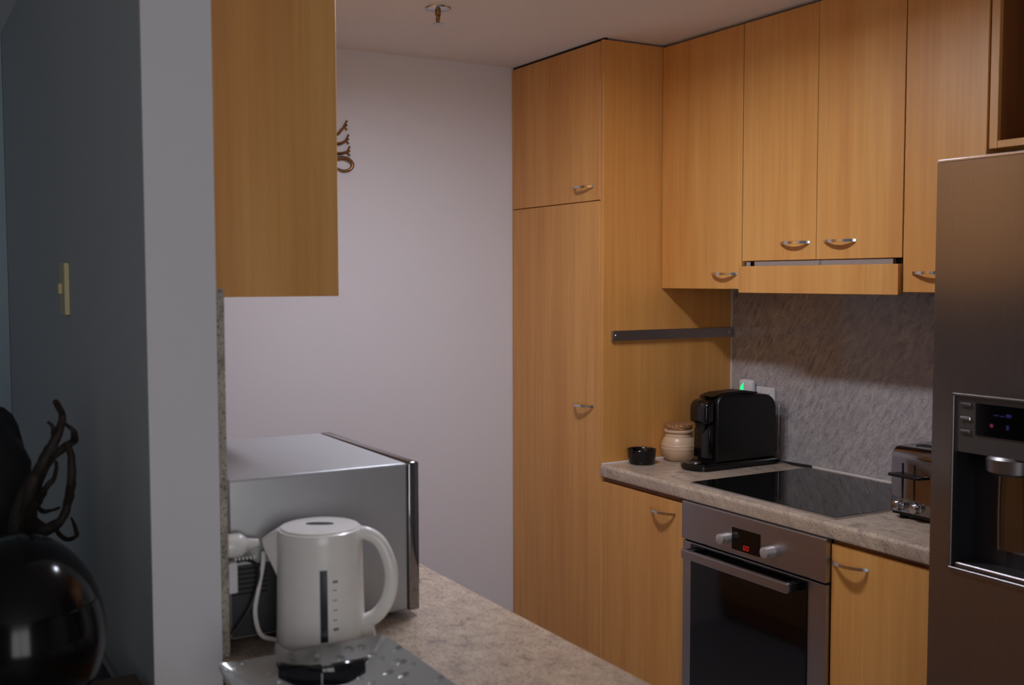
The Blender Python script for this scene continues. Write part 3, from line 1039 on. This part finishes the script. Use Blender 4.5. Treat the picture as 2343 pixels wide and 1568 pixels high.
obj('water_gauge', kettle_strip(9.5, 19.0, 0.040, 0.162, 0.0012), 'gauge_dark', kt, True)['label'] = 'narrow dark water level window'
for i, z in enumerate((0.058, 0.075, 0.092, 0.109, 0.126, 0.139)):
    obj('level_mark', kettle_strip(26.0, 31.5 if i not in (0, 5) else 33.0, z, z + (0.0016 if i not in (0, 5) else 0.0042), 0.0004, 1, 3), 'print_grey', kt)
kb_ = bmesh.new()
lathe(kb_, [(0.0, 0.0005), (0.079, 0.0005), (0.081, 0.004), (0.080, 0.016), (0.076, 0.0215), (0.0, 0.0215)], 56, KC)
obj('power_base', kb_, 'white_plastic', kt, True)
hf = bmesh.new()
sec = [kpt(0.066, 0.013, 0.003), kpt(0.098, 0.011, 0.003), kpt(0.098, -0.011, 0.003), kpt(0.066, -0.013, 0.003)]
sec2 = [kpt(0.066, 0.012, 0.052), kpt(0.090, 0.010, 0.060), kpt(0.090, -0.010, 0.060), kpt(0.066, -0.012, 0.052)]
v0 = [hf.verts.new(p) for p in sec]
v1 = [hf.verts.new(p) for p in sec2]
hf.faces.new(v0)
hf.faces.new(v1)
for i in range(4):
    hf.faces.new((v0[i], v0[(i + 1) % 4], v1[(i + 1) % 4], v1[i]))
bmesh.ops.recalc_face_normals(hf, faces=hf.faces[:])
bmesh.ops.bevel(hf, geom=hf.edges[:], offset=0.003, segments=2, affect='EDGES')
obj('switch_housing', hf, 'white_plastic', kt, True)
obj('switch', box(kpt(0.097, 0, 0.010) - Vector((0.006, 0.006, 0.003)), kpt(0.108, 0, 0.016) + Vector((0.006, 0.006, 0.003)), 0.003, 2), 'white_plastic', kt, True)
cd = tube(bmesh.new(), [kpt(-0.070, -0.02, 0.010), kpt(-0.088, -0.03, 0.010), (1.244, -1.610, 0.925), (1.240, -1.618, 0.965), (1.238, -1.610, 1.01), (1.236, -1.602, 1.045), (1.236, -1.600, 1.07)], 0.0042, 8, 6)
obj('power_cord', cd, 'white_plastic', kt, True)

# power point on the upstand, plug sticking out into view
ws = thing('wall_socket', (1.242, -1.668, 1.02), 'white wall socket on the granite upstand behind the kettle', 'socket')
obj('plate', box((1.226, -1.6682, 1.008), (1.258, -1.652, 1.062), 0.003, 2), 'white_matte', ws)
pl = thing('power_plug', (1.238, -1.65, 1.088), 'rounded white power plug sticking out of the pillar splashback left of the kettle', 'plug')
pm = Matrix.Rotation(math.radians(-90), 3, 'X')
obj('plug_body', lathe(bmesh.new(), [(0.0, 0.0), (0.0195, 0.0), (0.021, 0.004), (0.021, 0.020), (0.0205, 0.026), (0.016, 0.033), (0.010, 0.039), (0.009, 0.048), (0.007, 0.058), (0.0, 0.059)], 36, (1.238, -1.668, 1.088), pm), 'white_plastic', pl, True)
for i in range(6):
    y = -1.655 + i * 0.0065
    obj('grip_rib', box((1.232, y, 1.0630), (1.252, y + 0.003, 1.0685), 0.001, 1), 'white_plastic', pl)
cd = tube(bmesh.new(), [(1.242, -1.650, 1.060), (1.243, -1.630, 1.060), (1.240, -1.612, 1.045), (1.238, -1.612, 1.015), (1.237, -1.626, 0.975), (1.236, -1.646, 0.945), (1.236, -1.660, 0.93)], 0.0030, 8, 6)
obj('plug_cord', cd, 'cord_dark', pl, True)

# platter
pt = thing('platter', (1.556, -1.592, 0.9), 'square hammered grey platter in the foreground holding dark sunglasses', 'platter')
pbm = bmesh.new()
N = 30
HX, HY = 0.148, 0.140
CXP, CYP = 1.564, -1.590
rowt, rowb = [], []
for i in range(N + 1):
    rt, rb_ = [], []
    for j in range(N + 1):
        u_, w_ = -1 + 2 * i / N, -1 + 2 * j / N
        # sides bow outward a little between pointed corners
        bu = 1 + 0.045 * (1 - w_ * w_)
        bw = 1 + 0.045 * (1 - u_ * u_)
        x, y = CXP + HX * u_ * bu, CYP + HY * w_ * bw
        e = max(abs(u_), abs(w_))
        cc = (abs(u_) * abs(w_))
        h = 0.004 + 0.034 * max(0, (e - 0.35) / 0.65) ** 1.5 + 0.004 * cc ** 2.0
        rt.append(pbm.verts.new((x, y, 0.9015 + h + 0.004)))
        rb_.append(pbm.verts.new((x * 0.998 + CXP * 0.002, y * 0.998 + CYP * 0.002, 0.9008 + h - 0.0035)))
    rowt.append(rt)
    rowb.append(rb_)
for i in range(N):
    for j in range(N):
        pbm.faces.new((rowt[i][j], rowt[i + 1][j], rowt[i + 1][j + 1], rowt[i][j + 1]))
        pbm.faces.new((rowb[i][j], rowb[i][j + 1], rowb[i + 1][j + 1], rowb[i + 1][j]))
for k in range(N):
    pbm.faces.new((rowt[k][0], rowb[k][0], rowb[k + 1][0], rowt[k + 1][0]))
    pbm.faces.new((rowt[k][N], rowt[k + 1][N], rowb[k + 1][N], rowb[k][N]))
    pbm.faces.new((rowt[0][k], rowt[0][k + 1], rowb[0][k + 1], rowb[0][k]))
    pbm.faces.new((rowt[N][k], rowb[N][k], rowb[N][k + 1], rowt[N][k + 1]))
bmesh.ops.recalc_face_normals(pbm, faces=pbm.faces[:])
obj('dish', pbm, 'hammered_grey', pt, True)
gt = bmesh.new()
bx(gt, (CXP - 0.07, CYP - 0.07, 0.9004), (CXP + 0.07, CYP + 0.07, 0.9016), 0.0004, 1)
obj('foot', gt, 'hammered_grey', pt)

# sunglasses lying on the platter
SG = Vector((1.520, -1.598, 0.9225))
sg = thing('sunglasses', SG, 'dark wraparound sunglasses lying on the grey platter', 'sunglasses')
sx = Vector((0.36, 0.93, 0)).normalized()     # width direction
sy = Vector((sx.y, -sx.x, 0))                 # towards the camera (front of the glasses)


def gp(a_, b_, c_):
    return SG + sx * a_ + sy * b_ + Vector((0, 0, c_))


for s in (-1, 1):
    b = bmesh.new()
    G0, G1 = [], []
    for i in range(9):
        t = i / 8
        a_ = s * (0.0012 + 0.066 * t)
        depth = 0.012 - 0.026 * t ** 2.2
        top = 0.037 - 0.006 * t
        bot = 0.004 - 0.003 * math.sin(math.pi * min(1.0, t * 1.15)) + 0.006 * t ** 4
        r0, r1 = [], []
        for k in range(6):
            z = bot + (top - bot) * k / 5
            bulge = 0.004 * math.sin(math.pi * k / 5)
            r0.append(b.verts.new(gp(a_, depth + bulge + 0.012 * (z - 0.01), z)))
            r1.append(b.verts.new(gp(a_, depth + bulge - 0.0022 + 0.012 * (z - 0.01), z)))
        G0.append(r0)
        G1.append(r1)
    for i in range(8):
        for k in range(5):
            b.faces.new((G0[i][k], G0[i + 1][k], G0[i + 1][k + 1], G0[i][k + 1]))
            b.faces.new((G1[i][k], G1[i][k + 1], G1[i + 1][k + 1], G1[i + 1][k]))
        b.faces.new((G0[i][0], G1[i][0], G1[i + 1][0], G0[i + 1][0]))
        b.faces.new((G0[i][5], G0[i + 1][5], G1[i + 1][5], G1[i][5]))
    for k in range(5):
        b.faces.new((G0[0][k], G0[0][k + 1], G1[0][k + 1], G1[0][k]))
        b.faces.new((G0[8][k], G1[8][k], G1[8][k + 1], G0[8][k + 1]))
    bmesh.ops.recalc_face_normals(b, faces=b.faces[:])
    obj('lens', b, 'lens_dark', sg, True)
    tm = tube(bmesh.new(), [gp(s * 0.064, -0.012, 0.026), gp(s * 0.068, -0.030, 0.026), gp(s * 0.060, -0.036, 0.022), gp(s * 0.010, -0.034 - 0.008 * s, 0.014), gp(s * -0.045, -0.032 - 0.008 * s, 0.006)], [0.0035, 0.004, 0.004, 0.0035, 0.003], 8, 5)
    obj('temple', tm, 'black_gloss', sg, True)
obj('brow_bar', tube(bmesh.new(), [gp(-0.064, -0.012, 0.029), gp(-0.035, 0.006, 0.0335), gp(0, 0.012, 0.032), gp(0.035, 0.006, 0.0335), gp(0.064, -0.012, 0.029)], 0.0030, 8, 6), 'black_gloss', sg, True)

# ---------------------------------------------------------------- ceiling sprinkler and wall ornament
spk = thing('fire_sprinkler', (0.074, -0.671, CEIL - 0.05), 'small metal fire sprinkler head hanging from the ceiling', 'sprinkler')
obj('escutcheon', lathe(bmesh.new(), [(0.040, 0.0), (0.038, -0.004), (0.022, -0.008), (0.0, -0.008)], 36, (0.074, -0.671, CEIL - 0.0005)), 'satin_chrome', spk, True)
obj('stem', lathe(bmesh.new(), [(0.009, 0.0), (0.009, -0.014), (0.0055, -0.016), (0.0045, -0.036), (0.0, -0.036)], 20, (0.074, -0.671, CEIL - 0.009)), 'bronze_metal', spk, True)
ar = bmesh.new()
for s in (-1, 1):
    tube(ar, [(0.074 + 0.004 * s, -0.671, CEIL - 0.022), (0.074 + 0.013 * s, -0.671, CEIL - 0.032), (0.074 + 0.004 * s, -0.671, CEIL - 0.046)], 0.0016, 8, 5)
obj('frame_arm', ar, 'bronze_metal', spk, True)
obj('deflector', lathe(bmesh.new(), [(0.0, -0.046), (0.006, -0.046), (0.017, -0.048), (0.017, -0.0495), (0.0, -0.0495)], 24, (0.074, -0.671, CEIL)), 'satin_chrome', spk, True)

orn = thing('lizard_ornament', (WX, -0.76, 2.02), 'bronze lizard wall ornament peeking out beside the hanging beech cupboard', 'ornament')
X = WX + 0.008
b = tube(bmesh.new(), [(X, -0.80, 2.17), (X + 0.004, -0.790, 2.13), (X + 0.006, -0.765, 2.08), (X + 0.005, -0.757, 2.03), (X + 0.002, -0.762, 1.99)], [0.008, 0.018, 0.020, 0.018, 0.009], 12, 6, (1.0, 0.55))
obj('body', b, 'bronze_metal', orn, True)
b = tube(bmesh.new(), [(X + 0.002, -0.762, 1.99), (X, -0.745, 1.985), (X, -0.715, 1.990), (X, -0.690, 1.985), (X, -0.676, 1.968), (X, -0.686, 1.950), (X, -0.712, 1.944), (X, -0.735, 1.952)], [0.009, 0.008, 0.0075, 0.0075, 0.007, 0.006, 0.005, 0.0035], 10, 6)
obj('tail', b, 'bronze_metal', orn, True)
for pts in ([(X, -0.77, 2.085), (X, -0.735, 2.075), (X, -0.718, 2.09), (X, -0.702, 2.108)], [(X, -0.765, 2.05), (X, -0.735, 2.040), (X, -0.712, 2.046), (X, -0.696, 2.058)], [(X, -0.76, 2.015), (X, -0.735, 2.006), (X, -0.712, 2.008), (X, -0.692, 2.016)]):
    b = bmesh.new()
    tube(b, pts, [0.008, 0.006, 0.0055, 0.004], 8, 5)
    e = Vector(pts[-1])
    for da in (-0.012, 0.0, 0.010):
        tube(b, [e - Vector((0, 0.006, 0.004)), e + Vector((0, 0.002, da)), e + Vector((0, 0.006, da * 1.5 + 0.002))], [0.004, 0.0035, 0.0045], 6, 3)
    obj('leg', b, 'bronze_metal', orn, True)

# ---------------------------------------------------------------- dining side, left of the pillar
lsw = thing('light_switch', (0.40, -1.797, 1.53), 'ivory light switch plate on the shaded partition wall', 'switch')
obj('plate', box((0.36, -1.808, 1.470), (0.437, -1.7965, 1.590), 0.002, 2), 'ivory_plastic', lsw)
obj('rocker', box((0.388, -1.817, 1.518), (0.410, -1.8083, 1.543), 0.002, 1), 'ivory_plastic', lsw)

ct = thing('console_table', (1.6, -2.0, 0.0), 'low grey-brown console table against the shaded partition, bottom left corner', 'table')
obj('table_top', box((1.17, -2.14, 0.84), (1.95, -1.808, 0.87), 0.004, 2), 'table_wood', ct)
for x in (1.20, 1.90):
    for y in (-2.11, -1.84):
        obj('leg', box((x - 0.02, y - 0.02, 0.0), (x + 0.02, y + 0.02, 0.8395), 0.003, 1), 'table_wood', ct)
st = thing('side_table', (0.75, -2.0, 0.0), 'dark side table behind the glossy black helmet', 'table')
obj('table_top', box((0.42, -2.24, 0.77), (1.12, -1.812, 0.795), 0.004, 2), 'black_satin', st)
for x in (0.46, 1.08):
    for y in (-2.20, -1.85):
        obj('leg', box((x - 0.018, y - 0.018, 0.0), (x + 0.018, y + 0.018, 0.7695), 0.003, 1), 'black_satin', st)

# helmet
HC = Vector((1.297, -2.004, 0.8705))
hl = thing('helmet', HC, 'glossy black rounded helmet on the console table at lower left', 'helmet')
hb = bmesh.new()
bmesh.ops.create_uvsphere(hb, u_segments=48, v_segments=32, radius=1.0)
for v_ in hb.verts:
    c = v_.co.copy()
    z = c.z
    r = 1.0
    if z < -0.35:
        r = 1.0 - 0.10 * ((-0.35 - z) / 0.65) ** 1.0
        c.z = -0.35 + (z + 0.35) * 1.0
    flat = max(c.z, -0.88)
    v_.co = Vector((c.x * r * 0.150, c.y * r * 0.126, (flat + 0.88) * 0.155))
for v_ in hb.verts:
    v_.co += HC
obj('shell', hb, 'helmet_black', hl, True)
vm = bmesh.new()
G = []
for i in range(15):
    t = math.radians(-62 + 124 * i / 14)
    row = []
    for k in range(7):
        p_ = math.radians(-22 + 44 * k / 6)
        row.append((math.cos(t) * math.cos(p_), math.sin(t) * math.cos(p_), math.sin(p_)))
    G.append(row)
A = [[vm.verts.new(HC + Vector((0.1535 * p_[0], 0.1295 * p_[1], (p_[2] + 0.88) * 0.155))) for p_ in row] for row in G]
Bv = [[vm.verts.new(HC + Vector((0.1505 * p_[0], 0.1265 * p_[1], (p_[2] + 0.88) * 0.155))) for p_ in row] for row in G]
for i in range(14):
    for k in range(6):
        vm.faces.new((A[i][k], A[i + 1][k], A[i + 1][k + 1], A[i][k + 1]))
        vm.faces.new((Bv[i][k], Bv[i][k + 1], Bv[i + 1][k + 1], Bv[i + 1][k]))
    vm.faces.new((A[i][0], Bv[i][0], Bv[i + 1][0], A[i + 1][0]))
    vm.faces.new((A[i][6], A[i + 1][6], Bv[i + 1][6], Bv[i][6]))
for k in range(6):
    vm.faces.new((A[0][k], A[0][k + 1], Bv[0][k + 1], Bv[0][k]))
    vm.faces.new((A[14][k], Bv[14][k], Bv[14][k + 1], A[14][k + 1]))
bmesh.ops.recalc_face_normals(vm, faces=vm.faces[:])
obj('visor', vm, 'helmet_black', hl, True)
pv = HC + Vector((0.128, -0.062, 0.145))
nrm = Vector((0.75, -0.62, 0.05)).normalized()
pm = nrm.to_track_quat('Z', 'Y').to_matrix()
obj('pivot_disc', lathe(bmesh.new(), [(0.0, 0.004), (0.007, 0.004), (0.0085, 0.008), (0.022, 0.008), (0.026, 0.004), (0.027, -0.006)], 32, pv, pm), 'dark_steel', hl, True)

# gnarled brown branch
br = thing('driftwood_branch', (1.0, -1.93, 0.795), 'dark brown gnarled branch standing behind the helmet by the shaded partition', 'branch')
STR = [
    ([(1.063, -1.912, 1.338), (1.044, -1.9, 1.311), (1.051, -1.906, 1.286), (1.054, -1.921, 1.256), (1.056, -1.938, 1.224), (1.02, -1.955, 1.183), (1.023, -1.972, 1.144), (1.032, -1.977, 1.105), (1.01, -1.96, 1.0), (1.0, -1.95, 0.80)], [0.005, 0.007, 0.008, 0.010, 0.011, 0.012, 0.013, 0.014, 0.016, 0.018]),
    ([(1.0, -1.889, 1.29), (1.017, -1.879, 1.279), (0.993, -1.874, 1.259), (0.994, -1.889, 1.249), (0.993, -1.909, 1.23), (0.994, -1.926, 1.207), (0.961, -1.939, 1.164), (0.964, -1.957, 1.11), (0.99, -1.955, 1.02)], [0.003, 0.004, 0.008, 0.007, 0.006, 0.007, 0.009, 0.011, 0.012]),
    ([(1.038, -1.892, 1.262), (1.052, -1.887, 1.236), (1.062, -1.89, 1.197), (1.036, -1.893, 1.152), (1.04, -1.905, 1.123), (1.043, -1.917, 1.116), (1.042, -1.934, 1.109), (1.006, -1.949, 1.114)], [0.006, 0.007, 0.008, 0.008, 0.008, 0.009, 0.012, 0.015]),
    ([(0.964, -1.902, 1.104), (0.973, -1.904, 1.088), (0.991, -1.89, 1.077), (1.008, -1.876, 1.085), (0.979, -1.876, 1.1), (0.984, -1.882, 1.116)], [0.004, 0.004, 0.004, 0.004, 0.003, 0.002]),
    ([(1.013, -1.941, 1.146), (0.995, -1.925, 1.132), (1.016, -1.903, 1.142)], [0.004, 0.004, 0.002]),
    ([(1.049, -1.924, 1.302), (1.062, -1.918, 1.291), (1.038, -1.916, 1.267), (1.04, -1.93, 1.248), (1.045, -1.939, 1.226), (1.05, -1.952, 1.194), (1.03, -1.965, 1.14)], [0.002, 0.004, 0.004, 0.004, 0.006, 0.009, 0.010]),
    ([(0.987, -1.904, 1.222), (0.996, -1.907, 1.199), (0.997, -1.924, 1.176), (0.965, -1.934, 1.15), (0.967, -1.951, 1.124), (0.99, -1.955, 1.05)], [0.003, 0.004, 0.006, 0.009, 0.013, 0.014]),
]
for i, (pts, rr) in enumerate(STR):
    bb = tube(bmesh.new(), pts, rr, 9, 7)
    for v_ in bb.verts:
        v_.co += 0.0022 * noise.noise_vector(v_.co * 60.0)
    obj('trunk' if i == 0 else 'twig', bb, 'brown_wood_branch', br, True)

# black leather bag
BC = Vector((0.735, -2.030, 0.7965))
bg = thing('leather_bag', BC, 'slumped black leather bag behind the branch at the left edge', 'bag')
bb = bmesh.new()
bmesh.ops.create_uvsphere(bb, u_segments=40, v_segments=28, radius=1.0)
for v_ in bb.verts:
    c = v_.co
    h = (c.z + 1) / 2
    w = 0.122 * (1.0 + 0.35 * max(0, h - 0.75) / 0.25)
    s = Vector((c.x * 0.11, c.y * w, 0.0))
    k = 1.0 + 0.26 * noise.noise(c * 2.1) + 0.08 * noise.noise(c * 6.0)
    v_.co = BC + Vector((s.x * k, s.y * k, max(0.0, h - 0.04) * 0.515 / 0.96 * (1.0 + 0.05 * noise.noise(Vector((c.x, c.y, 0)) * 3.0))))
obj('bag_body', bb, 'black_leather', bg, True)
